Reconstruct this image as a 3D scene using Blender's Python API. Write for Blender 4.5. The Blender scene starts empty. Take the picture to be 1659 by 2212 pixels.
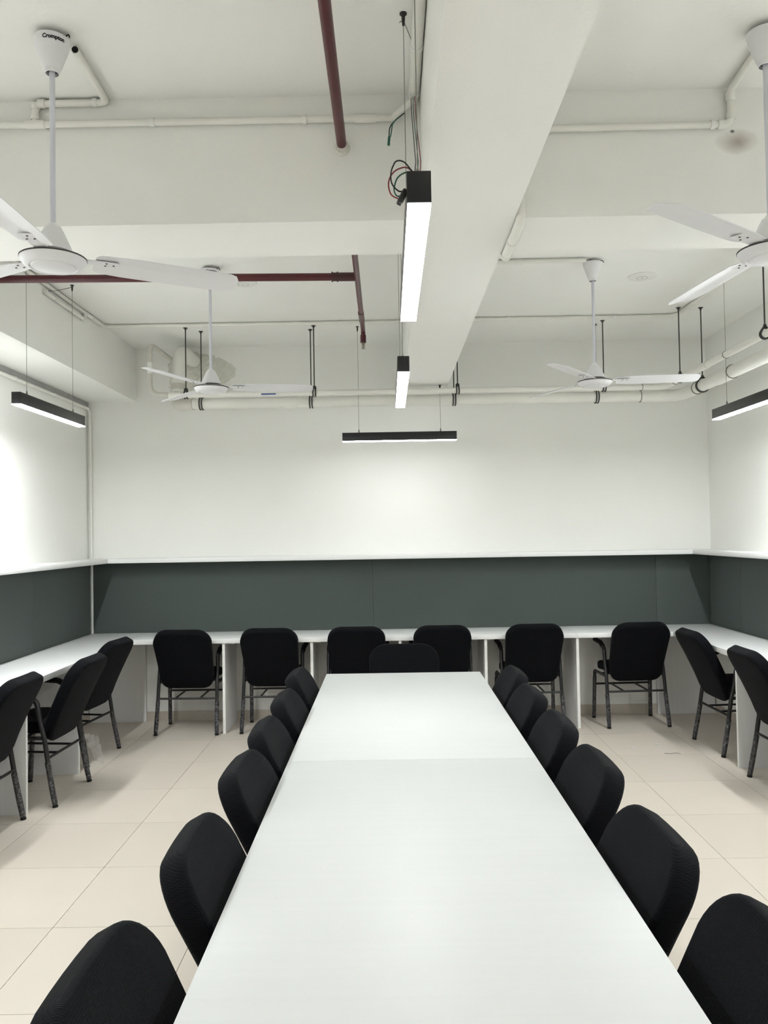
import bpy, bmesh, math, random
from mathutils import Vector, Matrix
random.seed(7)
S = bpy.context.scene
COL = S.collection
PI = math.pi

# ------------------------------------------------------------------ camera
F_PX, PITCH, YAW, ROLL, EYE = 1743.0, 0.0256, -0.0052, -0.0165, 1.6
cam_d = bpy.data.cameras.new('camera'); cam = bpy.data.objects.new('camera', cam_d); COL.objects.link(cam)
cam_d.sensor_fit = 'HORIZONTAL'; cam_d.sensor_width = 36.0; cam_d.lens = 36.0 * F_PX / 1659.0
cam_d.clip_start = 0.02
fw = Vector((math.sin(YAW) * math.cos(PITCH), math.cos(YAW) * math.cos(PITCH), math.sin(PITCH)))
rt = Vector((math.cos(YAW), -math.sin(YAW), 0)); up = rt.cross(fw)
r2 = rt * math.cos(ROLL) + up * math.sin(ROLL); u2 = up * math.cos(ROLL) - rt * math.sin(ROLL)
M = Matrix((r2, u2, -fw)).transposed().to_4x4(); M.translation = (0, 0, EYE)
cam.matrix_world = M
S.camera = cam

# ------------------------------------------------------------------ world, exposure
w = bpy.data.worlds.new('world'); S.world = w; w.use_nodes = True
w.node_tree.nodes['Background'].inputs[0].default_value = (0.5, 0.5, 0.5, 1)
w.node_tree.nodes['Background'].inputs[1].default_value = 0.05
S.view_settings.view_transform = 'Standard'; S.view_settings.look = 'None'
S.view_settings.gamma = 1.0; S.view_settings.use_curve_mapping = False
S.view_settings.exposure = 0.42
# radiance of the diffusers: the wall lamps by the far corners, side lamps added out of view, the middle row with more added, the end wall
LAMPS = {'far': 140.0, 'wall': 112.0, 'rear': 34.0, 'mid': 22.0, 'mid_far': 44.0, 'end': 28.5}

# ------------------------------------------------------------------ room sizes
XL, XR, YB, YF, ZC = -2.62, 2.80, 7.04, -3.2, 3.25
ZBEAM = 2.772
ZD = 0.765             # worktop height

# ------------------------------------------------------------------ materials
MATS = {}
def mat(name, col, rough=0.6, spec=0.5, metal=0.0, noise=None, bump=None, emit=None, vary=0.0,
        streak=None, sheen=0.0, trans=0.0, alpha=1.0, stains=None):
    """noise=(scale, amount, detail) tone mottling; bump=(scale, strength, dist)"""
    m = bpy.data.materials.new(name); m.use_nodes = True; MATS[name] = m
    nt = m.node_tree; b = nt.nodes['Principled BSDF']; L = nt.links.new
    b.inputs['Roughness'].default_value = rough
    b.inputs['Specular IOR Level'].default_value = spec
    b.inputs['Metallic'].default_value = metal
    b.inputs['Base Color'].default_value = (*col, 1)
    if sheen:
        b.inputs['Sheen Weight'].default_value = sheen; b.inputs['Sheen Roughness'].default_value = 0.5
    if trans: b.inputs['Transmission Weight'].default_value = trans
    if alpha < 1: b.inputs['Alpha'].default_value = alpha
    if emit:
        b.inputs['Emission Color'].default_value = (*emit[0], 1); b.inputs['Emission Strength'].default_value = emit[1]
    tc = nt.nodes.new('ShaderNodeTexCoord')
    cur = None
    def mix(fac, a, bcol, mode='MIX'):
        n = nt.nodes.new('ShaderNodeMix'); n.data_type = 'RGBA'; n.blend_type = mode
        if isinstance(fac, float): n.inputs[0].default_value = fac
        else: L(fac, n.inputs[0])
        for i, v in ((6, a), (7, bcol)):
            if isinstance(v, tuple): n.inputs[i].default_value = (*v, 1)
            else: L(v, n.inputs[i])
        return n.outputs[2]
    if noise:
        nz = nt.nodes.new('ShaderNodeTexNoise'); nz.inputs['Scale'].default_value = noise[0]
        nz.inputs['Detail'].default_value = noise[2] if len(noise) > 2 else 4
        L(tc.outputs['Object'], nz.inputs['Vector'])
        k = noise[1]
        cur = mix(nz.outputs['Fac'], tuple(c * (1 - k) for c in col), tuple(min(1, c * (1 + k)) for c in col))
    if streak:
        mp = nt.nodes.new('ShaderNodeMapping'); mp.inputs['Scale'].default_value = streak[0]
        L(tc.outputs['Object'], mp.inputs['Vector'])
        nz = nt.nodes.new('ShaderNodeTexNoise'); nz.inputs['Scale'].default_value = 1; nz.inputs['Detail'].default_value = 6
        L(mp.outputs[0], nz.inputs['Vector'])
        k = streak[1]
        cur = mix(nz.outputs['Fac'], tuple(c * (1 - k) for c in col), tuple(min(1, c * (1 + k)) for c in col))
    if vary:
        oi = nt.nodes.new('ShaderNodeObjectInfo')
        a = cur if cur else col
        cur = mix(oi.outputs['Random'], a, tuple(c * (1 - vary) for c in col))
    if stains:
        for (p, r, c, op) in stains:      # dirt marks with their own place: world point, radii, colour, strength
            vm = nt.nodes.new('ShaderNodeVectorMath'); vm.operation = 'SUBTRACT'; vm.inputs[1].default_value = p
            g = nt.nodes.new('ShaderNodeNewGeometry'); L(g.outputs['Position'], vm.inputs[0])
            dv = nt.nodes.new('ShaderNodeVectorMath'); dv.operation = 'DIVIDE'; dv.inputs[1].default_value = r
            L(vm.outputs[0], dv.inputs[0])
            n2 = nt.nodes.new('ShaderNodeTexNoise'); n2.inputs['Scale'].default_value = 9; L(g.outputs['Position'], n2.inputs['Vector'])
            ad = nt.nodes.new('ShaderNodeVectorMath'); ad.operation = 'MULTIPLY_ADD'; L(n2.outputs['Color'], ad.inputs[0])
            ad.inputs[1].default_value = (.7, .7, .7); L(dv.outputs[0], ad.inputs[2])
            s2 = nt.nodes.new('ShaderNodeVectorMath'); s2.operation = 'SUBTRACT'; s2.inputs[1].default_value = (.35, .35, .35); L(ad.outputs[0], s2.inputs[0])
            ln = nt.nodes.new('ShaderNodeVectorMath'); ln.operation = 'LENGTH'; L(s2.outputs[0], ln.inputs[0])
            mr = nt.nodes.new('ShaderNodeMapRange'); mr.inputs[1].default_value = 1; mr.inputs[2].default_value = 0.1
            mr.inputs[3].default_value = 0; mr.inputs[4].default_value = op; L(ln.outputs['Value'], mr.inputs[0])
            cur = mix(mr.outputs[0], cur if cur else col, c)
    if cur is not None: L(cur, b.inputs['Base Color'])
    if bump:
        nz = nt.nodes.new('ShaderNodeTexNoise'); nz.inputs['Scale'].default_value = bump[0]; nz.inputs['Detail'].default_value = 3
        L(tc.outputs['Object'], nz.inputs['Vector'])
        bp = nt.nodes.new('ShaderNodeBump'); bp.inputs['Strength'].default_value = bump[1]
        bp.inputs['Distance'].default_value = bump[2]
        L(nz.outputs['Fac'], bp.inputs['Height']); L(bp.outputs[0], b.inputs['Normal'])
    return m

PAINT = (0.89, 0.888, 0.848)
wall_m = mat('wall_paint', PAINT, .75, .3, noise=(1.3, .035), bump=(60, .12, .004))
ceil_m = mat('ceiling_plaster', PAINT, .8, .25, noise=(1.1, .045), bump=(45, .2, .005))
beam_m = mat('beam_plaster', PAINT, .75, .25, noise=(1.2, .04), bump=(45, .18, .005),
             stains=[((1.33, 3.0, 3.045), (.085, .3, .05), (.30, .24, .19), .75), ((1.315, 3.0, 3.085), (.012, .3, .009), (.03, .03, .03), 1.)])
grey_m = mat('bare_cement', (.36, .365, .345), .9, .2, noise=(14, .15), bump=(80, .3, .004))
patch_m = mat('rough_plaster', (.72, .715, .64), .9, .2, noise=(22, .12), bump=(35, .8, .02))
tile_m = mat('floor_tile', (.71, .64, .555), .38, .45, noise=(3.5, .05), vary=.06, bump=(9, .03, .003))
grout_m = mat('grout', (.60, .54, .465), .9, .2)
skirt_m = mat('skirting_tile', (.56, .505, .43), .45, .4, noise=(7, .08), vary=.05)
lam_m = mat('white_laminate', (.86, .865, .855), .36, .45, streak=((3, 60, 60), .035))
lamx_m = mat('white_laminate_cross', (.86, .865, .855), .36, .45, streak=((60, 3, 60), .035))
tab_m = mat('table_laminate', (.645, .655, .645), .42, .5, streak=((2.2, 45, 30), .03))
sup_m = mat('panel_laminate', (.84, .84, .83), .5, .4, streak=((40, 40, 2.5), .05))
edge_m = mat('edge_band', (.86, .86, .83), .4, .4)
pin_m = mat('grey_fabric', (.088, .105, .098), .92, .15, noise=(180, .12), bump=(420, .25, .002), sheen=.06)
frame_m = mat('black_frame', (.012, .012, .013), .38, .5)
cap_m = mat('rubber', (.008, .008, .008), .7, .3)
wire_m = mat('steel_wire', (.22, .22, .2), .4, .5, metal=.6)
dark_m = mat('dark_steel', (.035, .036, .034), .5, .5, metal=.3)
rod_m = mat('threaded_rod', (.07, .072, .062), .55, .5, metal=.5, bump=(300, .5, .002))
lampb_m = mat('lamp_black', (.008, .009, .011), .34, .5)
diff_ms = {k: mat('lamp_diffuser_' + k, (.9, .9, .9), .5, .3, emit=((.955, .99, 1.0), v)) for k, v in LAMPS.items()}
pvc_m = mat('pvc_painted', (.80, .795, .735), .5, .4, noise=(6, .05))
pvcg_m = mat('pvc_grey', (.60, .585, .52), .4, .4, noise=(9, .08))
pvcw_m = mat('pvc_white', (.82, .82, .78), .45, .4)
joint_m = mat('joint_line', (.22, .215, .18), .7, .3)
red_m = mat('red_pipe_paint', (.070, .0060, .0105), .35, .5, noise=(24, .35))
redc_m = mat('red_coupling', (.05, .012, .014), .5, .5, noise=(40, .4))
brass_m = mat('sprinkler_metal', (.35, .32, .26), .35, .5, metal=.8)
fan_m = mat('fan_white', (.78, .78, .79), .38, .45)
fanr_m = mat('fan_rod', (.62, .63, .68), .4, .45)
fand_m = mat('fan_dark', (.05, .042, .04), .6, .3)
ink_m = mat('black_ink', (.006, .006, .007), .6, .3)
blue_m = mat('blue_print', (.03, .06, .22), .5, .4)
stk_m = mat('sticker_white', (.78, .79, .78), .5, .4)
wred_m = mat('cable_red', (.22, .03, .035), .5, .4)
wgrn_m = mat('cable_green', (.02, .11, .075), .5, .4)
wblk_m = mat('cable_black', (.012, .012, .012), .5, .4)
film_m = mat('clear_film', (.8, .8, .8), .22, .6, alpha=.22, bump=(30, 1., .01))

def fabric():
    m = bpy.data.materials.new('chair_fabric'); m.use_nodes = True; nt = m.node_tree; b = nt.nodes['Principled BSDF']; L = nt.links.new
    b.inputs['Base Color'].default_value = (.0024, .0028, .0044, 1); b.inputs['Roughness'].default_value = .85
    b.inputs['Specular IOR Level'].default_value = .12
    b.inputs['Sheen Weight'].default_value = .03; b.inputs['Sheen Roughness'].default_value = .4
    tc = nt.nodes.new('ShaderNodeTexCoord')
    hs = []
    for ax in ('X', 'Z'):
        wv = nt.nodes.new('ShaderNodeTexWave'); wv.bands_direction = ax; wv.inputs['Scale'].default_value = 62
        L(tc.outputs['Object'], wv.inputs['Vector']); hs.append(wv)
    mu = nt.nodes.new('ShaderNodeMath'); mu.operation = 'MULTIPLY'; L(hs[0].outputs['Fac'], mu.inputs[0]); L(hs[1].outputs['Fac'], mu.inputs[1])
    bp = nt.nodes.new('ShaderNodeBump'); bp.inputs['Strength'].default_value = .5; bp.inputs['Distance'].default_value = .002
    L(mu.outputs[0], bp.inputs['Height']); L(bp.outputs[0], b.inputs['Normal'])
    return m
fab_m = fabric()

def wrapmat():
    # clear film wound round black tube: glossy crumples, whitish creases
    m = bpy.data.materials.new('film_wrapped_tube'); m.use_nodes = True; nt = m.node_tree; b = nt.nodes['Principled BSDF']; L = nt.links.new
    tc = nt.nodes.new('ShaderNodeTexCoord')
    nz = nt.nodes.new('ShaderNodeTexNoise'); nz.inputs['Scale'].default_value = 38; nz.inputs['Detail'].default_value = 5
    nz.inputs['Distortion'].default_value = 2.2; L(tc.outputs['Object'], nz.inputs['Vector'])
    cr = nt.nodes.new('ShaderNodeValToRGB'); e = cr.color_ramp.elements
    e[0].position = .42; e[0].color = (.014, .014, .016, 1); e[1].position = .75; e[1].color = (.22, .22, .23, 1)
    e.new(.56).color = (.045, .045, .05, 1)
    L(nz.outputs['Fac'], cr.inputs[0]); L(cr.outputs[0], b.inputs['Base Color'])
    b.inputs['Roughness'].default_value = .2; b.inputs['Coat Weight'].default_value = .6; b.inputs['Coat Roughness'].default_value = .1
    bp = nt.nodes.new('ShaderNodeBump'); bp.inputs['Strength'].default_value = .9; bp.inputs['Distance'].default_value = .006
    L(nz.outputs['Fac'], bp.inputs['Height']); L(bp.outputs[0], b.inputs['Normal'])
    return m
wrap_m = wrapmat()

# ------------------------------------------------------------------ helpers
def link(name, me, m, parent=None, smooth=False):
    if m is not None and not me.materials: me.materials.append(m)
    if smooth:
        for p in me.polygons: p.use_smooth = True
    o = bpy.data.objects.new(name, me); COL.objects.link(o)
    if parent is not None: o.parent = parent
    return o
def bm_obj(name, bm, m, parent=None, smooth=False, auto=None):
    bmesh.ops.recalc_face_normals(bm, faces=bm.faces[:])
    me = bpy.data.meshes.new(name); bm.to_mesh(me); bm.free()
    if auto is not None:
        for p in me.polygons: p.use_smooth = True
        me.set_sharp_from_angle(angle=auto)
    return link(name, me, m, parent, smooth)
def tag(o, label=None, cat=None, group=None, kind=None):
    if label: o['label'] = label
    if cat: o['category'] = cat
    if group: o['group'] = group
    if kind: o['kind'] = kind
    return o
def thing(name, label, cat, loc=(0, 0, 0), rz=0.0, group=None):
    o = bpy.data.objects.new(name, None); COL.objects.link(o); o.location = loc; o.rotation_euler = (0, 0, rz)
    o.empty_display_size = .1
    return tag(o, label, cat, group)
def add_box(bm, x0, x1, y0, y1, z0, z1, bev=0.0):
    vs = [bm.verts.new((x, y, z)) for x in (x0, x1) for y in (y0, y1) for z in (z0, z1)]
    fs = [bm.faces.new([vs[i] for i in q]) for q in ((0, 1, 3, 2), (4, 6, 7, 5), (0, 4, 5, 1), (2, 3, 7, 6), (0, 2, 6, 4), (1, 5, 7, 3))]
    if bev:
        es = list({e for f in fs for e in f.edges})
        bmesh.ops.bevel(bm, geom=es, offset=bev, segments=2, affect='EDGES', profile=.5)
def box(name, x0, x1, y0, y1, z0, z1, m, parent=None, bev=0.0):
    bm = bmesh.new(); add_box(bm, x0, x1, y0, y1, z0, z1, bev)
    return bm_obj(name, bm, m, parent, auto=math.radians(40) if bev else None)
def fillet(pts, rad, n=7):
    """round the corners of a polyline"""
    P = [Vector(p) for p in pts]; out = [P[0]]
    for i in range(1, len(P) - 1):
        a, b, c = P[i - 1], P[i], P[i + 1]
        d1 = (a - b); d2 = (c - b); r = rad[i - 1] if isinstance(rad, (list, tuple)) else rad
        ang = d1.angle(d2)
        if r <= 0 or ang > PI - 1e-3: out.append(b); continue
        t = min(r / math.tan(ang / 2), d1.length * .49, d2.length * .49)
        p1 = b + d1.normalized() * t; p2 = b + d2.normalized() * t
        for k in range(n + 1):
            s = k / n; out.append(p1 * (1 - s) ** 2 + b * 2 * s * (1 - s) + p2 * s ** 2)
    out.append(P[-1]); return out
def add_sweep(bm, pts, r, seg=12, cap=True):
    P = [Vector(p) for p in pts]; n = len(P)
    R = r if isinstance(r, (list, tuple)) else [r] * n
    T = []
    for i in range(n):
        d = (P[min(i + 1, n - 1)] - P[max(i - 1, 0)]); T.append(d.normalized())
    ref = Vector((0, 0, 1)) if abs(T[0].z) < .9 else Vector((1, 0, 0))
    nrm = (ref - T[0] * ref.dot(T[0])).normalized(); rings = []
    for i in range(n):
        nrm = (nrm - T[i] * nrm.dot(T[i])).normalized(); bi = T[i].cross(nrm)
        rings.append([bm.verts.new(P[i] + (nrm * math.cos(2 * PI * k / seg) + bi * math.sin(2 * PI * k / seg)) * R[i]) for k in range(seg)])
    for i in range(n - 1):
        for k in range(seg):
            bm.faces.new((rings[i][k], rings[i][(k + 1) % seg], rings[i + 1][(k + 1) % seg], rings[i + 1][k]))
    if cap: bm.faces.new(rings[0][::-1]); bm.faces.new(rings[-1])
def tube(name, pts, r, m, parent=None, seg=12, rad=0.0):
    bm = bmesh.new(); add_sweep(bm, fillet(pts, rad) if rad else pts, r, seg)
    return bm_obj(name, bm, m, parent, auto=math.radians(50))
def add_lathe(bm, prof, seg=32, c=(0, 0, 0)):
    rings = []
    for (r, z) in prof:
        if r < 1e-6: rings.append([bm.verts.new((c[0], c[1], c[2] + z))])
        else: rings.append([bm.verts.new((c[0] + r * math.cos(2 * PI * k / seg), c[1] + r * math.sin(2 * PI * k / seg), c[2] + z)) for k in range(seg)])
    for a, b in zip(rings, rings[1:]):
        for k in range(seg):
            q = [a[k % len(a)], a[(k + 1) % len(a)], b[(k + 1) % len(b)], b[k % len(b)]]
            q = list(dict.fromkeys(q))
            if len(q) > 2: bm.faces.new(q)
def lathe(name, prof, m, parent=None, seg=32, c=(0, 0, 0), auto=35):
    bm = bmesh.new(); add_lathe(bm, prof, seg, c)
    return bm_obj(name, bm, m, parent, auto=math.radians(auto))
def copy_tree(o, parent=None):
    c = o.copy(); COL.objects.link(c)
    if parent is not None: c.parent = parent
    for ch in list(o.children): copy_tree(ch, c)
    return c

# ------------------------------------------------------------------ room shell
def struct(o): o['kind'] = 'structure'; return o
T = .15
struct(box('wall_back', XL - T, XR + T, YB, YB + T, -.05, ZC + .1, wall_m))
struct(box('wall_left', XL - T, XL, YF, YB, -.05, ZC + .1, wall_m))
struct(box('wall_right', XR, XR + T, YF, YB, -.05, ZC + .1, wall_m))
struct(box('wall_front', XL - T, XR + T, YF - T, YF, -.05, ZC + .1, wall_m))
ceiling = struct(box('ceiling', XL - T, XR + T, YF - T, YB + T, ZC, ZC + .15, ceil_m))
floor = struct(box('floor', XL, XR, YF, YB, -.12, -.006, grout_m))
# beams: along the conduit wall, across the room, and down the middle
box('beam', XL, -2.195, YF, YB, 2.784, ZC, beam_m, ceiling)
box('beam', -2.195, XR, 3.0, 3.37, ZBEAM, ZC, beam_m, ceiling)
box('beam', .145, .492, YF, YB, ZBEAM - .004, ZC, beam_m, ceiling)
box('beam', -2.195, XR, -1.6, -1.23, ZBEAM, ZC, beam_m, ceiling)
# a strip of bare cement between that beam and the wall below it
struct(box('trim_1', XL, XL + .006, YF, YB, 2.742, 2.784, grey_m))
# floor tiles, 600 x 600
TX, TY, TS, G = -1.4066, 4.5498, .6, .0012
tile_cache = {}
def tile_mesh(sx, sy):
    k = (round(sx, 3), round(sy, 3))
    if k not in tile_cache:
        bm = bmesh.new(); add_box(bm, -sx / 2, sx / 2, -sy / 2, sy / 2, -.008, 0)
        bmesh.ops.recalc_face_normals(bm, faces=bm.faces[:])
        me = bpy.data.meshes.new('tile'); bm.to_mesh(me); bm.free(); me.materials.append(tile_m); tile_cache[k] = me
    return tile_cache[k]
i0 = math.floor((XL - TX) / TS); j0 = math.floor((YF - TY) / TS)
for i in range(i0, i0 + 11):
    for j in range(j0, j0 + 19):
        x0, x1 = max(XL, TX + i * TS), min(XR, TX + (i + 1) * TS)
        y0, y1 = max(YF, TY + j * TS), min(YB, TY + (j + 1) * TS)
        if x1 - x0 < .01 or y1 - y0 < .01: continue
        o = bpy.data.objects.new('tile', tile_mesh(x1 - x0 - 2 * G, y1 - y0 - 2 * G)); COL.objects.link(o)
        o.parent = floor; o.location = ((x0 + x1) / 2, (y0 + y1) / 2, 0)
# skirting tiles
def skirting(name, axis, a0, a1, pos, sgn):
    root = struct(bpy.data.objects.new(name, None)); COL.objects.link(root)
    n = int(math.ceil((a1 - a0) / .6)); 
    for k in range(n):
        s, e = a0 + k * .6 + .001, min(a1, a0 + (k + 1) * .6) - .001
        if axis == 'x': box('skirting_tile', s, e, pos + (0 if sgn > 0 else -.012), pos + (.012 if sgn > 0 else 0), 0.0005, .082, skirt_m, root)
        else: box('skirting_tile', pos + (0 if sgn > 0 else -.012), pos + (.012 if sgn > 0 else 0), s, e, 0.0005, .082, skirt_m, root)
skirting('baseboard_back', 'x', XL + .014, XR - .014, YB, -1)
skirting('baseboard_left', 'y', YF, YB, XL, 1)
skirting('baseboard_right', 'y', YF, YB, XR, -1)

# ------------------------------------------------------------------ pinboards, shelves, desks
ZS0, ZS1 = 1.378, 1.416
pb = thing('pinboard', 'long grey-green fabric pinboard on the wall facing the table end', 'pinboard', (0, YB - .001, ZD))
for a, b in ((-2.575, -.1444), (-.1436, 2.3106), (2.3114, 2.7765)):
    box('panel', a, b, -.022, 0, .001, ZS0 - ZD - .001, pin_m, pb, .003)
pb = thing('pinboard', 'grey-green fabric pinboard on the wall below the bare cement strip', 'pinboard', (XL + .001, 0, ZD))
for a, b in ((1.2, 3.4426), (3.4434, 5.8826), (5.8834, 7.0)):
    box('panel', 0, .022, a, b, .001, ZS0 - ZD - .001, pin_m, pb, .003)
pb = thing('pinboard', 'grey-green fabric pinboard on the wall beside the hanging drain pipes', 'pinboard', (XR - .001, 0, ZD))
for a, b in ((1.6, 3.9746), (3.9754, 6.4146), (6.4154, 7.0165)):
    box('panel', -.022, 0, a, b, .001, ZS0 - ZD - .001, pin_m, pb, .003)
SD = .25
def shelf(label, bx, mm):
    t = thing('wall_shelf', label, 'shelf', (0, 0, 0))
    box('board', *bx, ZS0, ZS1, mm, t, .0025)
    return t
shelf('long white shelf above the pinboard facing the table end', (XL + SD, XR - SD, YB - SD, YB), lam_m)
shelf('white shelf above the pinboard on the cement strip wall', (XL, XL + SD, 1.1, YB), lamx_m)
shelf('white shelf above the pinboard on the drain pipe wall', (XR - SD, XR, 1.5, YB), lamx_m)
DT = .038
t = thing('wall_desk', 'long white wall desk with upright boards, facing the end of the table', 'desk', (0, 0, 0))
box('worktop', -2.105, 1.5065, 6.53, YB, ZD - DT, ZD, lam_m, t, .002)
box('worktop', 1.5085, 2.28, 6.53, YB, ZD - DT, ZD, lam_m, t, .002)
for x in (-1.35, -.637, .078, .770, 1.510):
    p = box('support_panel', x - .011, x + .011, 6.546, YB - .012, .0005, ZD - DT, sup_m, t)
    box('edge_strip', x - .011, x + .011, 6.544, 6.546, .0005, ZD - DT, edge_m, p)
    for s in (1,):
        box('bracket', x + (.011 if s > 0 else -.061) , x + (.061 if s > 0 else -.011), 6.70, 6.735, ZD - DT - .03, ZD - DT, edge_m, t)
def side_desk(label, x0, x1, xf, ys, y0):
    t = thing('wall_desk', label, 'desk', (0, 0, 0))
    box('worktop', x0, x1, y0, YB, ZD - DT, ZD, lamx_m, t, .002)
    s = 1 if xf > 0 else -1                       # room side of the desk
    for y in ys:
        a, b = (x0, x1 - .016) if xf < 0 else (x0 + .016, x1)
        if xf < 0: a += .012
        else: b -= .012
        p = box('support_panel', a, b, y - .011, y + .011, .0005, ZD - DT, sup_m, t)
        if xf < 0: box('edge_strip', b, b + .002, y - .011, y + .011, .0005, ZD - DT, edge_m, p)
        else: box('edge_strip', a - .002, a, y - .011, y + .011, .0005, ZD - DT, edge_m, p)
side_desk('white wall desk along the wall with the bare cement strip', XL, -2.107, -1, (7.012, 5.497, 4.707, 3.9, 3.1, 2.3, 1.5), 1.2)
side_desk('white wall desk along the wall beside the hanging drain pipes', 2.282, XR, 1, (7.012, 5.41, 4.6, 3.8, 3.0, 2.2), 1.6)

# ------------------------------------------------------------------ meeting tables
def table(label, y0, y1, legs):
    t = thing('meeting_table', label, 'table', (.075, (y0 + y1) / 2, 0))
    h = (y1 - y0) / 2
    box('table_top', -.465, .465, -h + .0008, h - .0008, .725, .75, tab_m, t, .0015)
    for (x, y) in legs:
        box('leg', x - .015, x + .015, y - (y0 + y1) / 2 - .015, y - (y0 + y1) / 2 + .015, 0.0005, .725, frame_m, t)
table('white laminate table section ending before the lone head chair', 3.046, 4.912, ((-.40, 4.84), (.40, 4.84), (-.40, 3.49), (.40, 3.52)))
table('white laminate table section joined to the one beside the head chair', 1.18, 3.046, ((-.40, 1.738), (.40, 1.215), (-.40, 2.355), (.40, 2.365)))

# ------------------------------------------------------------------ chairs
def interp(tab, s):
    for (a, *A), (b, *B) in zip(tab, tab[1:]):
        if s <= b:
            k = (s - a) / (b - a); return [p * (1 - k) + q * k for p, q in zip(A, B)]
    return tab[-1][1:]
def rrect(wt, wb, h, rt_, rb, n=9):
    """outline of a rounded panel, counter-clockwise, (x, s), s from 0 to h"""
    pts = []
    for (cx, cs, r, a0) in ((wb / 2 - rb, rb, rb, -90), (wt / 2 - rt_, h - rt_, rt_, 0), (-wt / 2 + rt_, h - rt_, rt_, 90), (-wb / 2 + rb, rb, rb, 180)):
        for k in range(n): 
            a = math.radians(a0 + 90 * k / (n - 1)); pts.append((cx + r * math.cos(a), cs + r * math.sin(a)))
    # extra points on the straight sides
    out = []
    for i, p in enumerate(pts):
        q = pts[(i + 1) % len(pts)]; out.append(p)
        d = math.hypot(q[0] - p[0], q[1] - p[1]); m_ = int(d / .06)
        for k in range(1, m_ + 1): out.append((p[0] + (q[0] - p[0]) * k / (m_ + 1), p[1] + (q[1] - p[1]) * k / (m_ + 1)))
    return out
def cushion(wt, wb, h, rt_, rb, half, er, mapf, crown=.008):
    """thick upholstered pad: outline, straight side, rounded edge, slightly crowned faces; mapf(x, s, d) -> point"""
    bm = bmesh.new(); base = rrect(wt, wb, h, rt_, rb); c = Vector((0, h / 2)); N = len(base)
    rows = []
    def ring(inset, d):
        # inset the outline by moving each point inwards along its normal
        res = []
        for i in range(N):
            a, b = Vector(base[i - 1]), Vector(base[(i + 1) % N]); tt = (b - a).normalized(); nn = Vector((tt.y, -tt.x))
            p = Vector(base[i]) - nn * inset; res.append((p.x, p.y, d))
        return res
    seq = []
    for k in range(5):
        a = PI / 2 * k / 4; seq.append((er * (1 - math.cos(a)), half - er + er * math.sin(a)))
    prof = [(i_, -d) for i_, d in seq[::-1]] + seq
    for (i_, d) in prof: rows.append([bm.verts.new(mapf(*p)) for p in ring(i_, d)])
    for A, B in zip(rows, rows[1:]):
        for k in range(N): bm.faces.new((A[k], A[(k + 1) % N], B[(k + 1) % N], B[k]))
    for sgn, edge in ((-1, rows[0]), (1, rows[-1])):
        prev = edge; rr = ring(er, 0)
        for t_ in (.75, .45, .18):
            cur = [bm.verts.new(mapf(p[0] * t_, c.y + (p[1] - c.y) * t_, sgn * (half + crown * (1 - t_ * t_)))) for p in rr]
            for k in range(N): bm.faces.new((prev[k], prev[(k + 1) % N], cur[(k + 1) % N], cur[k]))
            prev = cur
        bm.faces.new(prev)
    return bm
BACK = [(0.0, -.152, .376), (.04, -.170, .412), (.09, -.189, .458), (.16, -.214, .524), (.29, -.269, .642), (.40, -.318, .740), (.525, -.378, .850)]
def back_map(x, s, d):
    y, z = interp(BACK, max(0, min(.525, s))); y1, z1 = interp(BACK, max(0, min(.525, s + .02))); y0, z0 = interp(BACK, max(0, min(.525, s - .02)))
    ty, tz = y1 - y0, z1 - z0; l = math.hypot(ty, tz); ny, nz = tz / l, -ty / l     # normal pointing forward
    if s < 0: y, z = y - 0, z + s
    return (x, y + ny * d + .25 * x * x, z + nz * d)
def seat_map(x, s, d): return (x, -.20 + s, .462 + d - (.03 * max(0, (s - .26) / .12) ** 2))
LEGR = .0140
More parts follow.
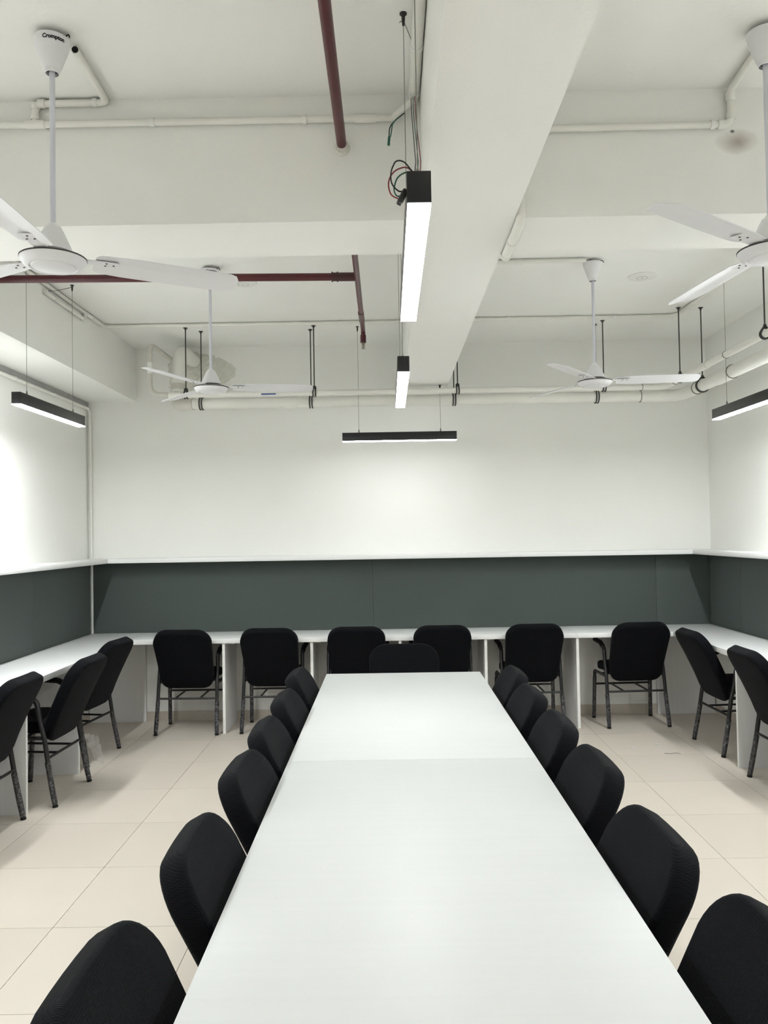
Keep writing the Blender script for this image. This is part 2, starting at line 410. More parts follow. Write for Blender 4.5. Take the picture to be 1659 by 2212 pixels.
def make_chair(label):
    t = thing('office_chair', label, 'chair')
    bm_obj('backrest', cushion(.462, .430, .525, .115, .085, .036, .018, back_map), fab_m, t, smooth=True)
    bm_obj('seat', cushion(.44, .44, .375, .07, .05, .036, .022, seat_map, .01), fab_m, t, smooth=True)
    for s in (-1, 1):
        # rear leg, rising past the seat side
        foot, knee, hip = (s * .247, -.232, .012), (s * .242, -.196, .20), (s * .238, -.165, .40)
        lg = tube('leg', [foot, knee, hip, (s * .238, -.135, .52)], LEGR, frame_m, t, rad=.1)
        tube('foot_cap', [(s * .2475, -.234, 0.0005), foot], LEGR + .002, cap_m, lg)
        tube('plastic_wrap', [(s * .2472, -.231, .02), (s * .2445, -.213, .11), knee, (s * .2405, -.184, .265)],
             [LEGR + .0025, LEGR + .0035, LEGR + .0025, LEGR + .003], wrap_m, lg, seg=14)
        # front leg
        ff, fh = (s * .245, .162, .012), (s * .238, .135, .40)
        lg = tube('leg', [ff, fh], LEGR, frame_m, t)
        tube('foot_cap', [(s * .245, .162, 0.0005), ff], LEGR + .002, cap_m, lg)
        tube('plastic_wrap', [(s * .2448, .161, .02), (s * .242, .150, .19), (s * .239, .139, .35)], [LEGR + .003, LEGR + .0022, LEGR + .003], wrap_m, lg, seg=14)
        # arm: goes on up from the rear leg, bends and runs forward
        ar = tube('armrest', [(s * .238, -.135, .52), (s * .236, -.118, .625), (s * .238, -.03, .664), (s * .240, .10, .672)], .0155, frame_m, t, rad=.06)
        tube('arm_pad', fillet([(s * .2365, -.088, .637), (s * .238, -.03, .664), (s * .240, .106, .6725)], .06), .019, cap_m, ar)
        tube('side_rail', [(s * .238, -.170, .405), (s * .236, .137, .405)], .0115, frame_m, t)
    for y, z in ((-.186, .285), (.142, .29)):
        tube('stretcher', [(-.24, y, z), (.24, y, z)], .0085, frame_m, t)
    for x in (-.10, .10): tube('stretcher', [(x, -.186, .285), (x, .142, .29)], .0075, frame_m, t)
    tube('seat_crossbar', [(-.236, -.05, .41), (.236, -.05, .41)], .01, frame_m, t)
    return t
proto = make_chair('tmp'); used = []
def chair(x, y, rz, label, group):
    o = proto if not used else copy_tree(proto); used.append(o)
    o.location = (x, y, 0); o.rotation_euler = (0, 0, rz); o['label'] = label; o['group'] = group
    return o
R_ = math.radians
ORD = ('first', 'second', 'third', 'fourth', 'fifth', 'sixth')
# around the tables
for k, (x, y) in enumerate(((-.185, 1.43), (-.152, 2.045), (-.146, 2.665), (-.150, 3.20), (-.146, 3.77), (-.158, 4.39))):
    chair(x, y, R_(-90 + (0, 1, -1, 1, 0, -1)[k]), 'black padded chair along the table, cement strip wall side, %s from the head chair' % ORD[5 - k], 'chairs along the meeting table')
for k, (x, y) in enumerate(((.356, 1.515), (.312, 2.045), (.324, 2.675), (.316, 3.235), (.308, 3.80), (.315, 4.345))):
    chair(x, y, R_(90 + (-1, 1, 0, -1, 1, 0)[k]), 'black padded chair along the table, drain pipe wall side, %s from the head chair' % ORD[5 - k], 'chairs along the meeting table')
chair(.088, 5.03, R_(180), 'black padded head chair standing alone at the end of the table', 'chairs along the meeting table')
# at the long desk
for k, (x, y, a) in enumerate(((-1.645, 6.742, -1.5), (-.955, 6.76, -2), (-.27, 6.765, 0), (.415, 6.765, 0), (1.14, 6.765, 1.5), (1.975, 6.765, 3.5))):
    chair(x, y, R_(a), 'black padded chair at the long wall desk, %s from the corner with the conduit pipe' % ORD[k], 'chairs at the wall desks')
l1 = chair(-2.328, 5.925, R_(83.5), 'black padded chair at the cement strip wall desk, nearest to the corner', 'chairs at the wall desks')
l2 = chair(-2.232, 5.087, R_(87.8), 'black padded chair with torn clear film hanging from its rear leg', 'chairs at the wall desks')
l3 = chair(-2.345, 4.385, R_(89), 'black padded chair at the cement strip wall desk, third from the corner', 'chairs at the wall desks')
chair(2.526, 5.914, R_(-88.2), 'black padded chair at the drain pipe wall desk, nearest to the corner', 'chairs at the wall desks')
chair(2.515, 4.965, R_(-90), 'black padded chair at the drain pipe wall desk, second from the corner', 'chairs at the wall desks')
# torn film on one chair (a crumpled little sheet)
def film(parent, pts_fn, nu=9, nv=9):
    bm = bmesh.new(); g = [[bm.verts.new(pts_fn(i / (nu - 1), j / (nv - 1))) for j in range(nv)] for i in range(nu)]
    for i in range(nu - 1):
        for j in range(nv - 1): bm.faces.new((g[i][j], g[i + 1][j], g[i + 1][j + 1], g[i][j + 1]))
    o = bm_obj('torn_film', bm, film_m, parent, smooth=True); o['label'] = 'crumpled clear plastic film'
    return o
rf = random.Random(3)
jit = [[(rf.uniform(-.008, .008), rf.uniform(-.008, .008)) for _ in range(9)] for _ in range(9)]
def fl(u, v):
    a, b = jit[int(u * 8)][int(v * 8)]
    wd = .12 * (1 - .75 * v) * (1 - abs(v - .45) * .3)
    return (.255 + wd * (u - .1) * .9 + v * .05 + a, -.20 - .05 * u - .05 * v + b, .31 - .19 * v - .03 * u + a)
film(l2, fl)

# ------------------------------------------------------------------ pendant lamps
def pendant(label, c, L, axis, ztop, wires, hook_z, row='wall'):
    """slim box lamp, length L along axis, top of the black body at ztop; wires: offsets from the centre"""
    t = thing('pendant_light', label, 'light', (c[0], c[1], ztop), 0 if axis == 'x' else PI / 2, 'slim pendant lights')
    hw, hh = .025, .066
    box('housing', -L / 2, L / 2, -hw, hw, -hh, 0, lampb_m, t, .0015)
    box('diffuser', -L / 2 + .002, L / 2 - .002, -hw + .001, hw - .001, -hh - .005, -hh, diff_ms[row], t)
    for wx, hz in zip(wires, hook_z):
        H = hz - ztop
        wr = tube('wire', [(wx, 0, .02), (wx, 0, H - .02)], .0013, wire_m, t, seg=6)
        lathe('gripper', [(0, 0), (.006, 0), (.006, .012), (.003, .028), (0, .028)], wire_m, wr, 10, (wx, 0, 0))
        lathe('hook', [(0, -.04), (.004, -.04), (.006, -.02), (.006, -.006), (.012, -.004), (.012, 0), (0, 0)], dark_m, wr, 10, (wx, 0, H))
    return t
pendant('slim black pendant light hanging beside the ceiling wire tangle', (.074, 2.085), .91, 'y', 2.338, (-.40, .44), (ZC, ZC), 'mid')
pendant('slim black pendant light under the middle beam, beyond the cross beam', (.074, 3.835), .95, 'y', 2.338, (-.36, .36), (ZC, ZC), 'mid_far')
pendant('slim black pendant light hanging along the wall facing the table end', (.100, 6.404), .908, 'x', 2.397, (-.322, .328), (ZC, ZBEAM - .004), 'end')
pendant('slim black pendant light hanging along the cement strip wall', (-2.04, 4.89), .95, 'y', 2.41, (-.34, .33), (ZC, ZC), 'far')
pendant('slim black pendant light hanging along the drain pipe wall', (2.225, 4.975), .95, 'y', 2.395, (-.34, .29), (ZC, ZC), 'far')
for x, wl in ((-2.04, 'cement strip'), (2.225, 'drain pipe')):  # side lamps added outside the frame to light the room
    for k, y in enumerate((3.12, 1.36, -.40, -2.16)):
        pendant('added unseen slim black pendant light along the %s wall, %s from the corner' % (wl, ORD[k + 1]), (x, y), .95, 'y', 2.40, (-.34, .28), (ZC if abs(y - 3.12) > .5 else ZBEAM, ZC), 'wall' if y > 1 else 'rear')
for y, lb in ((-.72, 'over the open floor'), (-2.45, 'over the open floor, last one')):  # more lamps added behind the camera, unseen, for general light
    pendant('added unseen slim black pendant light under the middle beam, ' + lb, (.074, y), .95, 'y', 2.338, (-.34, .33), (ZC, ZC), 'mid')

# ------------------------------------------------------------------ ceiling fans
def text_mesh(txt, size):
    cu = bpy.data.curves.new('lettering', 'FONT'); cu.body = txt; cu.size = size; cu.align_x = 'CENTER'; cu.offset = size * .05; cu.resolution_u = 3
    o = bpy.data.objects.new('lettering', cu); COL.objects.link(o)
    dg = bpy.context.evaluated_depsgraph_get(); me = bpy.data.meshes.new_from_object(o.evaluated_get(dg))
    bpy.data.objects.remove(o); bpy.data.curves.remove(cu)
    me.materials.clear(); return me
CUP = [(.020, -.112), (.023, -.110), (.0245, -.098), (.029, -.094), (.046, -.046), (.047, -.040), (.050, -.036), (.057, -.006), (.057, 0), (.052, 0), (.0, -.004)]
def blade_mesh():
    bm = bmesh.new(); rows = []
    # along the radius: r, half-width front, half-width back
    st = [(.130, .036, .046), (.145, .050, .060), (.22, .056, .067), (.35, .058, .069), (.52, .058, .068), (.585, .054, .065), (.608, .045, .058), (.622, .020, .042), (.625, .006, .032)]
    for (r, a, b) in st:
        row = []
        for v in (-1, -.55, -.18, .18, .55, 1):
            y = (b if v > 0 else a) * v
            zz = -y * .20 + (.004 if abs(v) < .3 and .2 < r < .55 else 0) - .005 * v * v
            row.append((r, y, zz))
        rows.append(row)
    for dz in (0, .003):
        pass
    topv = [[bm.verts.new((p[0], p[1], p[2] + .0015)) for p in row] for row in rows]
    botv = [[bm.verts.new((p[0], p[1], p[2] - .0015)) for p in row] for row in rows]
    n, m_ = len(rows), len(rows[0])
    for i in range(n - 1):
        for j in range(m_ - 1):
            bm.faces.new((topv[i][j], topv[i + 1][j], topv[i + 1][j + 1], topv[i][j + 1]))
            bm.faces.new((botv[i][j], botv[i][j + 1], botv[i + 1][j + 1], botv[i + 1][j]))
    ring_t = [topv[0][j] for j in range(m_)] + [topv[i][-1] for i in range(1, n)] + [topv[-1][j] for j in range(m_ - 2, -1, -1)] + [topv[i][0] for i in range(n - 2, 0, -1)]
    ring_b = [botv[0][j] for j in range(m_)] + [botv[i][-1] for i in range(1, n)] + [botv[-1][j] for j in range(m_ - 2, -1, -1)] + [botv[i][0] for i in range(n - 2, 0, -1)]
    for k in range(len(ring_t)):
        q = (k + 1) % len(ring_t); bm.faces.new((ring_t[k], ring_t[q], ring_b[q], ring_b[k]))
    return bm
def fan(label, x, y, zh, phi, txt=None):
    """zh: height of the motor rim"""
    t = thing('ceiling_fan', label, 'fan', (x, y, zh), 0, 'ceiling fans')
    zc = ZC - .018 - zh
    cup = lathe('canopy', CUP, fan_m, t, 36, (0, 0, zc))
    lathe('hanging_bracket', [(0, 0), (.017, 0), (.017, .012), (.011, .018), (0, .018)], fand_m, t, 16, (-.008, 0, zc))
    tube('down_rod', [(0, 0, .115), (0, 0, zc - .10)], .0088, fanr_m, t, 16)
    lathe('lower_canopy', [(.0, .118), (.012, .118), (.016, .108), (.026, .104), (.036, .085), (.052, .048), (.062, .026), (.063, .022), (.0, .022)], fan_m, t, 36)
    lathe('motor_neck', [(0, .026), (.052, .026), (.055, .006), (0, .006)], fand_m, t, 32)
    mo = lathe('motor', [(0, .014), (.06, .014), (.096, .007), (.103, .002), (.1035, -.002), (.100, -.009), (.094, -.018), (.086, -.0245), (.080, -.027), (.075, -.0275), (.073, -.0235), (.069, -.0235), (.066, -.028), (.045, -.031), (.0, -.033)], fan_m, t, 48)
    lathe('trim_ring', [(.1032, .004), (.1046, .003), (.1046, -.0005), (.1032, -.0015)], fand_m, mo, 48)
    bl = None
    for k in range(3):
        a = R_(phi + 120 * k)
        if bl is None:
            bl = bm_obj('blade', blade_mesh(), fan_m, t, auto=R_(30)); b = bl
        else:
            b = bl.copy(); COL.objects.link(b); b.parent = t
        b.rotation_euler = (0, 0, a); b.location = (0, 0, .012)
        bm = bmesh.new(); add_box(bm, .075, .205, -.022, .022, -.0035, .0, .001)
        br = bm_obj('blade_bracket', bm, fan_m, b)
        br.location = (0, 0, -.002)
        for (rx, ry) in ((.165, .012), (.165, -.012), (.19, 0)):
            lathe('screw', [(0, -.006), (.0035, -.006), (.004, -.003), (0, -.003)], fand_m, b, 8, (rx, ry, -.001))
    tube('lead_wire', fillet([(.020, .01, zc + .002), (.040, .006, zc + .013), (.060, -.012, zc + .012), (.066, -.02, zc - .004)], .02), .0022, ink_m, t, 6)
    if txt:
        # lettering laid on the cone just under the canopy's rim
        me = text_mesh(txt, .0165)
        za, zb, ra, rb = -.036, -.006, .050, .057
        for v in me.vertices:
            xx, yy = v.co.x, v.co.y
            zz = -.0225 + yy; rr = ra + (rb - ra) * (zz - za) / (zb - za) + .0006
            an = R_(txt_ang) + xx / rr
            v.co = (rr * math.cos(an), rr * math.sin(an), zc + zz)
        link('lettering', me, ink_m, cup)
    return t
txt_ang = -90 + 28
fan('white ceiling fan before the cross beam, on the red pipe side', -1.077, 2.60, 2.508, 30, 'Crompton')
txt_ang = -90 + 25
fan('white ceiling fan beyond the cross beam, near the boxed pipe outlet', -1.074, 4.925, 2.505, 9, 'Crompton')
fan('white ceiling fan beyond the cross beam, on the drain pipe side', 1.277, 4.917, 2.50, -5)
fan('white ceiling fan before the cross beam, beside the brown stain', 1.272, 2.637, 2.505, 97)

# ------------------------------------------------------------------ red sprinkler pipes
t = thing('sprinkler_pipe', 'dark red sprinkler pipe entering the near face of the cross beam', 'pipe', (0, 0, 0))
tube('pipe', [(-.152, -1.22, 3.06), (-.152, 2.998, 3.06)], .0185, red_m, t, 20)
lathe('plaster_collar', [(0, -.012), (.024, -.012), (.03, -.004), (.03, 0), (0, 0)], patch_m, t, 14).matrix_local = Matrix.Translation((-.150, 2.9985, 3.048)) @ Matrix.Rotation(-PI / 2, 4, 'X')
t = thing('sprinkler_pipe', 'dark red sprinkler pipe with a side branch, beyond the cross beam', 'pipe', (0, 0, 0))
tube('pipe', [(-.150, 3.372, 3.06), (-.160, 5.80, 3.06), (-.160, 5.80, 3.01)], .0165, red_m, t, 20, rad=.03)
tube('coupling', [(-.159, 5.30, 3.06), (-.159, 5.52, 3.06)], .0195, red_m, t, 20)
tube('branch_pipe', [(-2.19, 4.49, 3.06), (-.17, 4.56, 3.06)], .0215, red_m, t, 20)
tube('tee_socket', [(-.30, 4.5555, 3.06), (-.165, 4.56, 3.06)], .0245, redc_m, t, 20)
for yy in (-.27, -.30): tube('clamp_ring', [(yy, 4.556, 3.06), (yy + .008, 4.5563, 3.06)], .0285, redc_m, t, 20)
tube('end_socket', [(-.160, 5.80, 3.03), (-.160, 5.80, 2.975)], .021, red_m, t, 20)
hd = lathe('sprinkler_head', [(0, 0), (.012, 0), (.012, -.012), (.006, -.016), (.005, -.034), (.003, -.036), (.003, -.040), (.016, -.042), (.016, -.044), (0, -.044)], brass_m, t, 16, (-.160, 5.80, 2.975))
for s in (-1, 1): tube('frame_arm', [(-.160 + s * .009, 5.80, 2.965), (-.160 + s * .011, 5.80, 2.95), (-.160 + s * .003, 5.80, 2.935)], .002, brass_m, hd, 6)

# ------------------------------------------------------------------ drain pipes, hung near the far wall
def hoop(parent, name, p, axis, R, r, a0=0, a1=360, m=dark_m, n=28):
    """band round a pipe: centre p, pipe axis 'x' or 'y'"""
    pts = []
    for k in range(n + 1):
        a = R_(a0 + (a1 - a0) * k / n)
        pts.append((p[0], p[1] + R * math.cos(a), p[2] + R * math.sin(a)) if axis == 'x' else (p[0] + R * math.cos(a), p[1], p[2] + R * math.sin(a)))
    return tube(name, pts, r, m, parent, 8)
def ring_on(parent, p, d, r, m=joint_m, w=.004, name='joint_ring'):
    d = Vector(d).normalized(); p = Vector(p)
    return tube(name, [p - d * w / 2, p + d * w / 2], r, m, parent, 24)
ZU, ZLo, RU, RL = 2.714, 2.662, .022, .043
YU, YL, XU, XLo = 6.355, 6.472, 2.20, 2.37
t = thing('drain_pipe', 'thin cream drain pipe hung above the thick one, with grey end bend', 'pipe', (0, 0, 0))
tube('pipe', [(-1.62, YU, ZU), (XU, YU, ZU), (XU, 1.0, ZU)], RU, pvc_m, t, 24, rad=.16)
for p, d in (((2.02, YU, ZU), (1, 0, 0)), ((XU, 6.12, ZU), (0, 1, 0)), ((XU, 5.52, ZU), (0, 1, 0)), ((XU, 5.2, ZU), (0, 1, 0))): ring_on(t, p, d, RU + .0035)
tube('coupling', [(2.02, YU, ZU), (XU, YU, ZU), (XU, 6.12, ZU)], RU + .003, pvc_m, t, 24, rad=.16)
tube('coupling', [(XU, 5.62, ZU), (XU, 5.50, ZU)], RU + .004, pvc_m, t, 24)
sk = box('sticker', -.99, -.845, YU - .026, YU - .006, ZU - .0225, ZU + .002, stk_m, t, .002); sk['label'] = 'white sticker with a blue stripe'
box('blue_stripe', -.985, -.87, YU - .0275, YU - .026, ZU - .012, ZU - .002, blue_m, sk)
tube('sleeve', [(-1.62, YU, ZU), (-1.72, YU, ZU)], .027, pvc_m, t, 24)
tube('end_bend', [(-1.70, YU, ZU + .005), (-1.885, YU + .05, ZU + .02), (-1.885, YU + .05, 3.14), (-1.77, 6.98, 3.06)], .019, pvcg_m, t, 20, rad=[.10, .07])
tube('white_sleeve', [(-1.885, YU + .05, 2.90), (-1.885, YU + .05, 2.99)], .0205, pvcw_m, t, 20)
t = thing('drain_pipe', 'thick cream drain pipe hung below the thin one, bending along the wall', 'pipe', (0, 0, 0))
tube('pipe', [(-1.56, YL, ZLo), (XLo, YL, ZLo), (XLo, 1.0, ZLo)], RL, pvc_m, t, 32, rad=.2)
tube('coupling', [(2.04, YL, ZLo), (XLo, YL, ZLo), (XLo, 6.13, ZLo)], RL + .005, pvc_m, t, 32, rad=.2)
tube('coupling', [(XLo, 5.75, ZLo), (XLo, 5.50, ZLo)], RL + .006, pvc_m, t, 32)
tube('coupling', [(-.83, YL, ZLo), (-.72, YL, ZLo)], RL + .004, pvc_m, t, 32)
for p, d in (((2.04, YL, ZLo), (1, 0, 0)), ((XLo, 6.13, ZLo), (0, 1, 0)), ((XLo, 5.50, ZLo), (0, 1, 0))): ring_on(t, p, d, RL + .0068)
tube('elbow', [(-1.55, YL, ZLo), (-1.705, YL + .05, ZLo), (-1.705, YL + .10, 2.78)], RL + .006, pvcg_m, t, 32, rad=.10)
tube('riser', [(-1.705, YL + .10, 2.75), (-1.70, YL + .16, 3.13), (-1.68, YB - .03, 3.13)], .058, pvc_m, t, 32, rad=.14)
ring_on(t, (-1.704, YL + .112, 2.82), (0, .05, 1), .0635, pvcg_m, .05, 'socket_ring')
# broken plaster round the outlet
bm = bmesh.new(); rr = random.Random(5); g = {}
NI, NJ = 22, 16
for i in range(NI + 1):
    for j in range(NJ + 1):
        u, v = i / NI * 2 - 1, j / NJ * 2 - 1; d = math.hypot(u, v)
        h = max(0, 1 - d) ** .5 * (.008 + .018 * rr.random()) if d < 1 else 0
        g[i, j] = (bm.verts.new((-1.63 + u * .30 * (1 + .10 * math.sin(5 * math.atan2(v, u) + 1)) + rr.uniform(-.008, .008), YB + .002 - h, 3.02 + v * .19 * (1 + .10 * math.sin(4 * math.atan2(v, u))) + rr.uniform(-.008, .008))), d)
for i in range(NI):
    for j in range(NJ):
        q = [g[i, j], g[i + 1, j], g[i + 1, j + 1], g[i, j + 1]]
        if min(p[1] for p in q) < 1.0: bm.faces.new([p[0] for p in q])
for v in [v for v in bm.verts if not v.link_faces]: bm.verts.remove(v)
tag(bm_obj('plaster_patch', bm, patch_m), 'rough crumbling plaster patch round the drain outlet on the wall', 'plaster patch')

def hanger(label, p, axis, R, two=True):
    """threaded rod from the ceiling with a black U-clamp round the pipe"""
    t = thing('pipe_hanger', label, 'pipe hanger', (p[0], p[1], ZC), 0, 'rods holding the drain pipes')
    z = p[2] - ZC
    tube('rod', [(0, 0, -.004), (0, 0, z + R + .03)], .0048, rod_m, t, 8)
    lathe('anchor_plate', [(0, 0), (.018, 0), (.018, -.004), (.008, -.006), (.008, -.016), (0, -.016)], dark_m, t, 12)
    lathe('nut', [(0, .012), (.01, .012), (.01, -.012), (0, -.012)], dark_m, t, 6, (0, 0, z + R + .022))
    for dd in ((-.010, .010) if axis == 'x' else (-.006, .006)):
        c = (dd, 0, z) if axis == 'x' else (0, dd, z)
        pts = []
        for k in range(25):
            a = R_(150 + 240 * k / 24); q = ((R + .006) * math.cos(a), (R + .006) * math.sin(a))
            pts.append((c[0], q[0], z + q[1]) if axis == 'x' else (q[0], c[1], z + q[1]))
        tp = (c[0], 0, z + R + .028) if axis == 'x' else (0, c[1], z + R + .028)
        tube('clamp', [tp] + pts + [tp], .0048, dark_m, t, 8)
    return t
hanger('thin rod and clamp on the thin drain pipe, beside its grey end bend', (-1.585, YU, ZU), 'x', RU)
hanger('thin rod and clamp on the thick drain pipe, beside its elbow', (-1.49, YL, ZLo), 'x', RL)
hanger('thin rod and clamp on the thick drain pipe, beside the blue striped sticker', (-.605, YL, ZLo), 'x', RL)
hanger('thin rod and clamp on the thin drain pipe, beside the blue striped sticker', (-.568, YU, ZU), 'x', RU)
hanger('thin rod and clamp on the thick drain pipe, beside the middle beam', (.545, YL, ZLo), 'x', RL)
hanger('thin rod and clamp on the thin drain pipe, beside the middle beam', (.565, YU, ZU), 'x', RU)
hanger('thin rod and clamp on the thick drain pipe, behind the still ceiling fan', (1.69, YL, ZLo), 'x', RL)
hanger('thin rod and clamp on the thin drain pipe, behind the still ceiling fan', (1.72, YU, ZU), 'x', RU)
hanger('thin rod and clamp on the thin drain pipe, just past its corner bend', (XU, 6.02, ZU), 'y', RU)
hanger('thin rod and clamp on the thick drain pipe, just past its corner bend', (XLo, 6.03, ZLo), 'y', RL)
hanger('thin rod and clamp on the thin drain pipe, above the drain wall lamp', (XU, 4.66, ZU), 'y', RU)

# ------------------------------------------------------------------ conduits
def clip(parent, p, d, r):
    """small saddle clip round a conduit"""
    p, d = Vector(p), Vector(d).normalized()
    tube('clip', [p - d * .008, p + d * .008], r + .0035, pvcw_m, parent, 16)
def conduit(label, paths, r, clips=(), joints=(), rad=.03, m=None):
    t = thing('conduit', label, 'conduit', (0, 0, 0))
    for p in paths: tube('pipe', p, r, m or pvc_m, t, 16, rad=rad)
    for p, d in clips: clip(t, p, d, r)
    for a, b in joints: tube('coupling', [a, b], r + .0035, pvc_m, t, 16)
    return t
CR = .0128
YC = 3.0 - CR - .005
t = conduit('cream conduit on the near beam face with a branch to the fan', [
    [(-2.193, YC, 3.152), (.04, YC, 3.152), (.118, 2.93, 3.19)],
    [(-1.300, YC, 3.152), (-1.300, YC, 3.2305), (-1.030, YC, 3.2305), (-1.022, 2.655, 3.2325)]], CR,
    clips=[((-.86, YC, 3.152), (1, 0, 0)), ((-.29, YC, 3.152), (1, 0, 0)), ((-1.075, YC, 3.2305), (1, 0, 0))],
    joints=[((-1.335, YC, 3.152), (-1.262, YC, 3.152)), ((-1.300, YC, 3.168), (-1.300, YC, 3.185)), ((-1.300, YC, 3.208), (-1.300, YC, 3.226)), ((-1.286, YC, 3.2305), (-1.262, YC, 3.2305)), ((-.10, YC, 3.152), (-.02, YC, 3.152))])
lathe('open_end', [(0, .003), (.0105, .003), (.0105, -.003), (0, -.003)], ink_m, t, 14).matrix_local = Matrix.Translation((-1.022, 2.654, 3.2325)) @ Matrix.Rotation(PI / 2, 4, 'X')
conduit('thick cream conduit strapped to the ceiling beside the middle beam', [[(.122, -1.22, 3.229), (.122, 2.99, 3.229)]], .0205,
        clips=[((.122, 2.66, 3.229), (0, 1, 0)), ((.122, 3.0 - .05, 3.229), (0, 1, 0)), ((.122, 2.0, 3.229), (0, 1, 0))])
conduit('cream conduit on the near beam face beside the brown stain', [
    [(.494, YC, 3.098), (1.304, YC, 3.103), (1.304, YC, 3.2325), (1.290, 2.72, 3.2325)]], CR,
    clips=[((1.235, YC, 3.1025), (1, 0, 0)), ((.62, YC, 3.099), (1, 0, 0))],
    joints=[((1.255, YC, 3.103), (1.285, YC, 3.103)), ((1.304, YC, 3.122), (1.304, YC, 3.145)), ((1.304, YC, 3.19), (1.304, YC, 3.222))])
conduit('short cream conduit passing under the cross beam beside the middle beam', [
    [(.512, 2.980, 3.05), (.512, 2.980, ZBEAM - .019), (.512, 3.392, ZBEAM - .019), (.512, 3.392, 3.1)]], .0185,
    joints=[((.512, 3.19, ZBEAM - .019), (.512, 3.21, ZBEAM - .019)), ((.512, 3.345, ZBEAM - .019), (.512, 3.365, ZBEAM - .019))], rad=.03, m=pvc_m)
conduit('cream conduit crossing the ceiling to the fan beside the round cover', [[(.494, 4.875, 3.2325), (1.225, 4.86, 3.2325)]], CR,
        joints=[((.80, 4.869, 3.2325), (.845, 4.868, 3.2325))])
conduit('cream conduit along the beam on the cement strip wall side, turning across the ceiling', [
    [(-2.177, 3.373, 3.2315), (-2.177, 6.20, 3.2315), (-1.9, 6.205, 3.2325), (.143, 6.215, 3.2325)],
    [(-2.177, 5.12, 3.178), (-2.177, 5.80, 3.178)],
    [(-2.177, 5.80, 3.178), (-2.177, 5.80, 3.228)]], CR,
    clips=[((-2.177, 5.02, 3.2315), (0, 1, 0)), ((-2.177, 5.84, 3.2315), (0, 1, 0)), ((-2.177, 5.28, 3.178), (0, 1, 0)), ((-2.177, 5.76, 3.178), (0, 1, 0)), ((-2.177, 6.12, 3.2315), (0, 1, 0)),
           ((-1.42, 6.207, 3.2325), (1, 0, 0)), ((-.36, 6.213, 3.2325), (1, 0, 0))],
    joints=[((-2.177, 5.93, 3.2315), (-2.177, 6.15, 3.2315))], rad=.04)
conduit('cream conduit crossing the ceiling and turning along the drain pipe wall', [
    [(.494, 6.185, 3.2325), (2.24, 6.185, 3.2325), (2.275, 3.373, 3.2325)]], CR,
    clips=[((.95, 6.185, 3.2325), (1, 0, 0)), ((1.77, 6.185, 3.2325), (1, 0, 0)), ((2.252, 5.60, 3.2325), (0, 1, 0))],
    joints=[((.66, 6.185, 3.2325), (.74, 6.185, 3.2325)), ((2.05, 6.185, 3.2325), (2.17, 6.185, 3.2325)), ((2.243, 6.06, 3.2325), (2.247, 5.85, 3.2325))], rad=.09)
conduit('cream conduit under the cement strip, dropping down the room corner', [
    [(XL + .018, 1.0, 2.722), (XL + .018, 6.985, 2.722), (-2.590, 7.005, 2.70), (-2.590, 7.018, ZS1)]], CR,
    clips=[((XL + .018, 5.62, 2.722), (0, 1, 0)), ((XL + .018, 6.3, 2.722), (0, 1, 0)), ((XL + .018, 6.9, 2.722), (0, 1, 0)), ((-2.590, 7.013, 2.58), (0, 0, 1)), ((-2.590, 7.016, 1.83), (0, 0, 1))], rad=.035)
conduit('white conduit between the pinboards in the room corner', [[(-2.588, 7.02, ZD + .001), (-2.588, 7.02, ZS0)]], .0125, m=pvcw_m)
# round covers on the ceiling
for (x, y, lb) in ((1.688, 5.253, 'flat round white cover on the ceiling on the drain pipe side'), (-.925, 5.237, 'flat round white cover on the ceiling beside the red branch pipe')):
    t = thing('ceiling_cover', lb, 'cover', (x, y, ZC))
    lathe('plate', [(0, -.012), (.03, -.012), (.031, -.0105), (.075, -.010), (.092, -.004), (.092, 0), (0, 0)], pvcw_m, t, 40)
    lathe('inner_ring', [(.0335, -.0105), (.0345, -.0112), (.0355, -.0112), (.0360, -.0105)], joint_m, t, 40)
    lathe('screw', [(0, -.0135), (.004, -.0135), (.004, -.0115), (0, -.0115)], ink_m, t, 10)

# ------------------------------------------------------------------ loose cables
def cable(label, pts, m, r=.0016):
    cu = fillet(pts, .06, 8)
    return tag(tube('cable', cu, r, m, None, 6), label, 'cable', 'loose cables over the pendant light')
cable('black cable looping beside the lamp by the wire tangle', [(.066, 1.66, 2.345), (.045, 1.66, 2.372), (.028, 1.655, 2.372), (.016, 1.65, 2.345), (.018, 1.65, 2.318), (.035, 1.65, 2.302), (.046, 1.66, 2.312)], wblk_m)
cable('red cable looping beside the lamp by the wire tangle', [(.070, 1.67, 2.343), (.052, 1.66, 2.362), (.022, 1.655, 2.350), (.010, 1.65, 2.322), (.016, 1.65, 2.296), (.034, 1.65, 2.288), (.042, 1.66, 2.290)], wred_m)
cable('green cable looping beside the lamp by the wire tangle', [(.074, 1.68, 2.343), (.055, 1.66, 2.352), (.030, 1.655, 2.338), (.022, 1.65, 2.308), (.028, 1.65, 2.293), (.042, 1.66, 2.300)], wgrn_m)
for k, (dx, m, nm) in enumerate(((0, wblk_m, 'black'), (.007, wgrn_m, 'green'), (.014, wred_m, 'red'))):
    cable('%s cable running from the thick ceiling conduit down to the lamp' % nm, [(.108 + dx, 2.90 - dx, 3.178), (.104 + dx, 2.75, 3.04 - dx), (.092 + dx, 2.2, 2.62), (.066 + dx, 1.80, 2.345)], m)
for k, (dx, m, nm) in enumerate(((0, wblk_m, 'black'), (.012, wgrn_m, 'green'))):
    cable('short %s cable end hanging out of the beam conduit' % nm, [(.085, 2.955, 3.155), (.055, 2.95, 3.13), (.028 + dx, 2.945, 3.10 + dx), (.026 + dx * .5, 2.945, 3.05 + dx)], m, .0022)
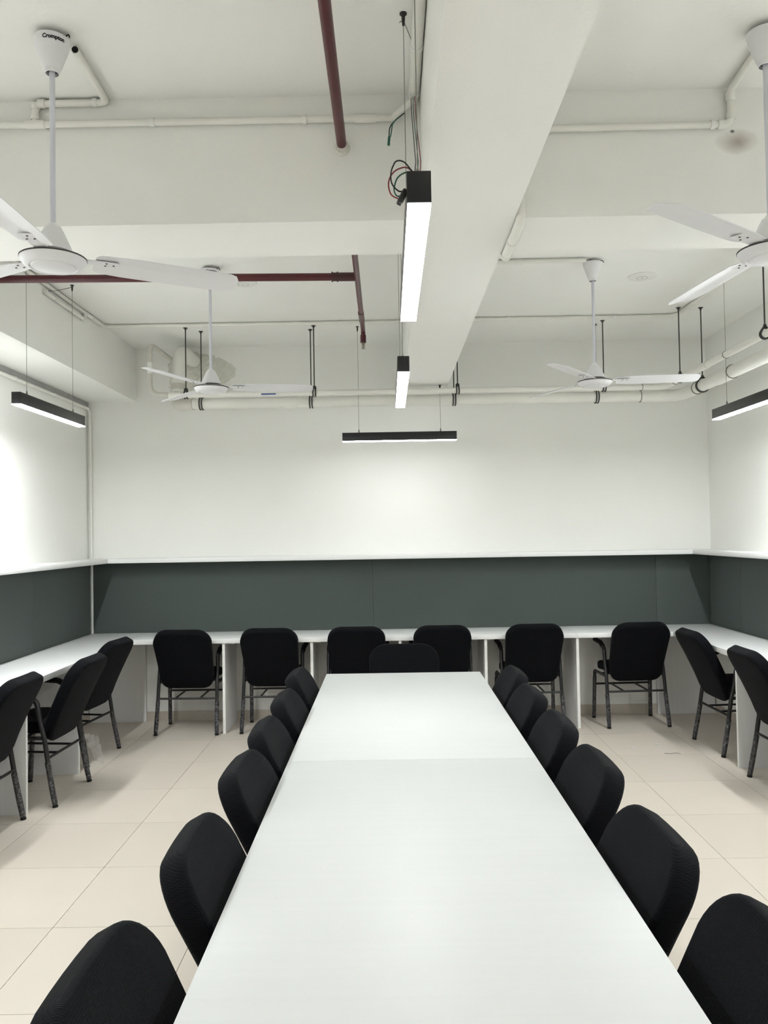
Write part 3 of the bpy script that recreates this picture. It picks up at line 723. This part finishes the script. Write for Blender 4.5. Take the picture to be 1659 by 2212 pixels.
tag(tube('cable_ferrule', [(.027, 2.945, 3.062), (.024, 2.945, 3.03)], .005, wgrn_m, None, 8), 'green cable ferrule hanging below the beam conduit', 'ferrule')
bm = bmesh.new()
add_box(bm, -.006, .006, -.006, .006, -.018, .018, .003)
cc = bm_obj('cable_connector', bm, dark_m, None); cc.location = (.040, 1.652, 2.293); cc.rotation_euler = (0, .45, .3)
tag(cc, 'dark cable connector clipped beside the lamp', 'connector')
cable('thin wire from the lamp hook to the thick conduit strap', [(.062, 2.54, 3.23), (.075, 2.55, 3.244), (.09, 2.60, 3.24), (.104, 2.64, 3.2325)], wire_m, .0016)
cable('thin wire from the lamp hook to a black box on the beam', [(-2.04, 5.21, 3.2325), (-2.07, 5.21, 3.225), (-2.12, 5.17, 3.20), (-2.158, 5.13, 3.186)], wblk_m, .0016)
# ------------------------------------------------------------------ litter on the floor
def scrap(label, x, y, r, m):
    bm = bmesh.new(); rr = random.Random(int(x * 100)); n = 7
    top = [bm.verts.new((r * rr.uniform(.6, 1.2) * math.cos(2 * PI * k / n), r * rr.uniform(.5, 1) * math.sin(2 * PI * k / n), rr.uniform(.002, .006))) for k in range(n)]
    bot = [bm.verts.new((v.co.x * .8, v.co.y * .8, .0004)) for v in top]
    bm.faces.new(top); bm.faces.new(bot[::-1])
    for k in range(n): bm.faces.new((top[k], bot[k], bot[(k + 1) % n], top[(k + 1) % n]))
    o = bm_obj('paper_scrap', bm, m); o.location = (x, y, 0); tag(o, label, 'scrap')
scrap('small white paper scrap on the floor tiles near the drain wall chairs', 1.75, 5.93, .018, stk_m)
scrap('tiny white paper scrap on the floor tiles, beside the larger one', 1.96, 6.02, .012, stk_m)
for lb, p in (('short dark thread lying on the floor near the paper scraps', [(1.93, 5.78, .0015), (1.97, 5.77, .0015), (2.02, 5.79, .0015), (2.04, 5.76, .0015)]),
              ('short dark thread lying on the floor beside the table chairs', [(-1.02, 4.52, .0015), (-1.03, 4.47, .0015), (-.98, 4.44, .0015), (-.96, 4.44, .0015)])):
    tag(tube('thread', fillet(p, .03), .0012, ink_m, None, 6), lb, 'thread')
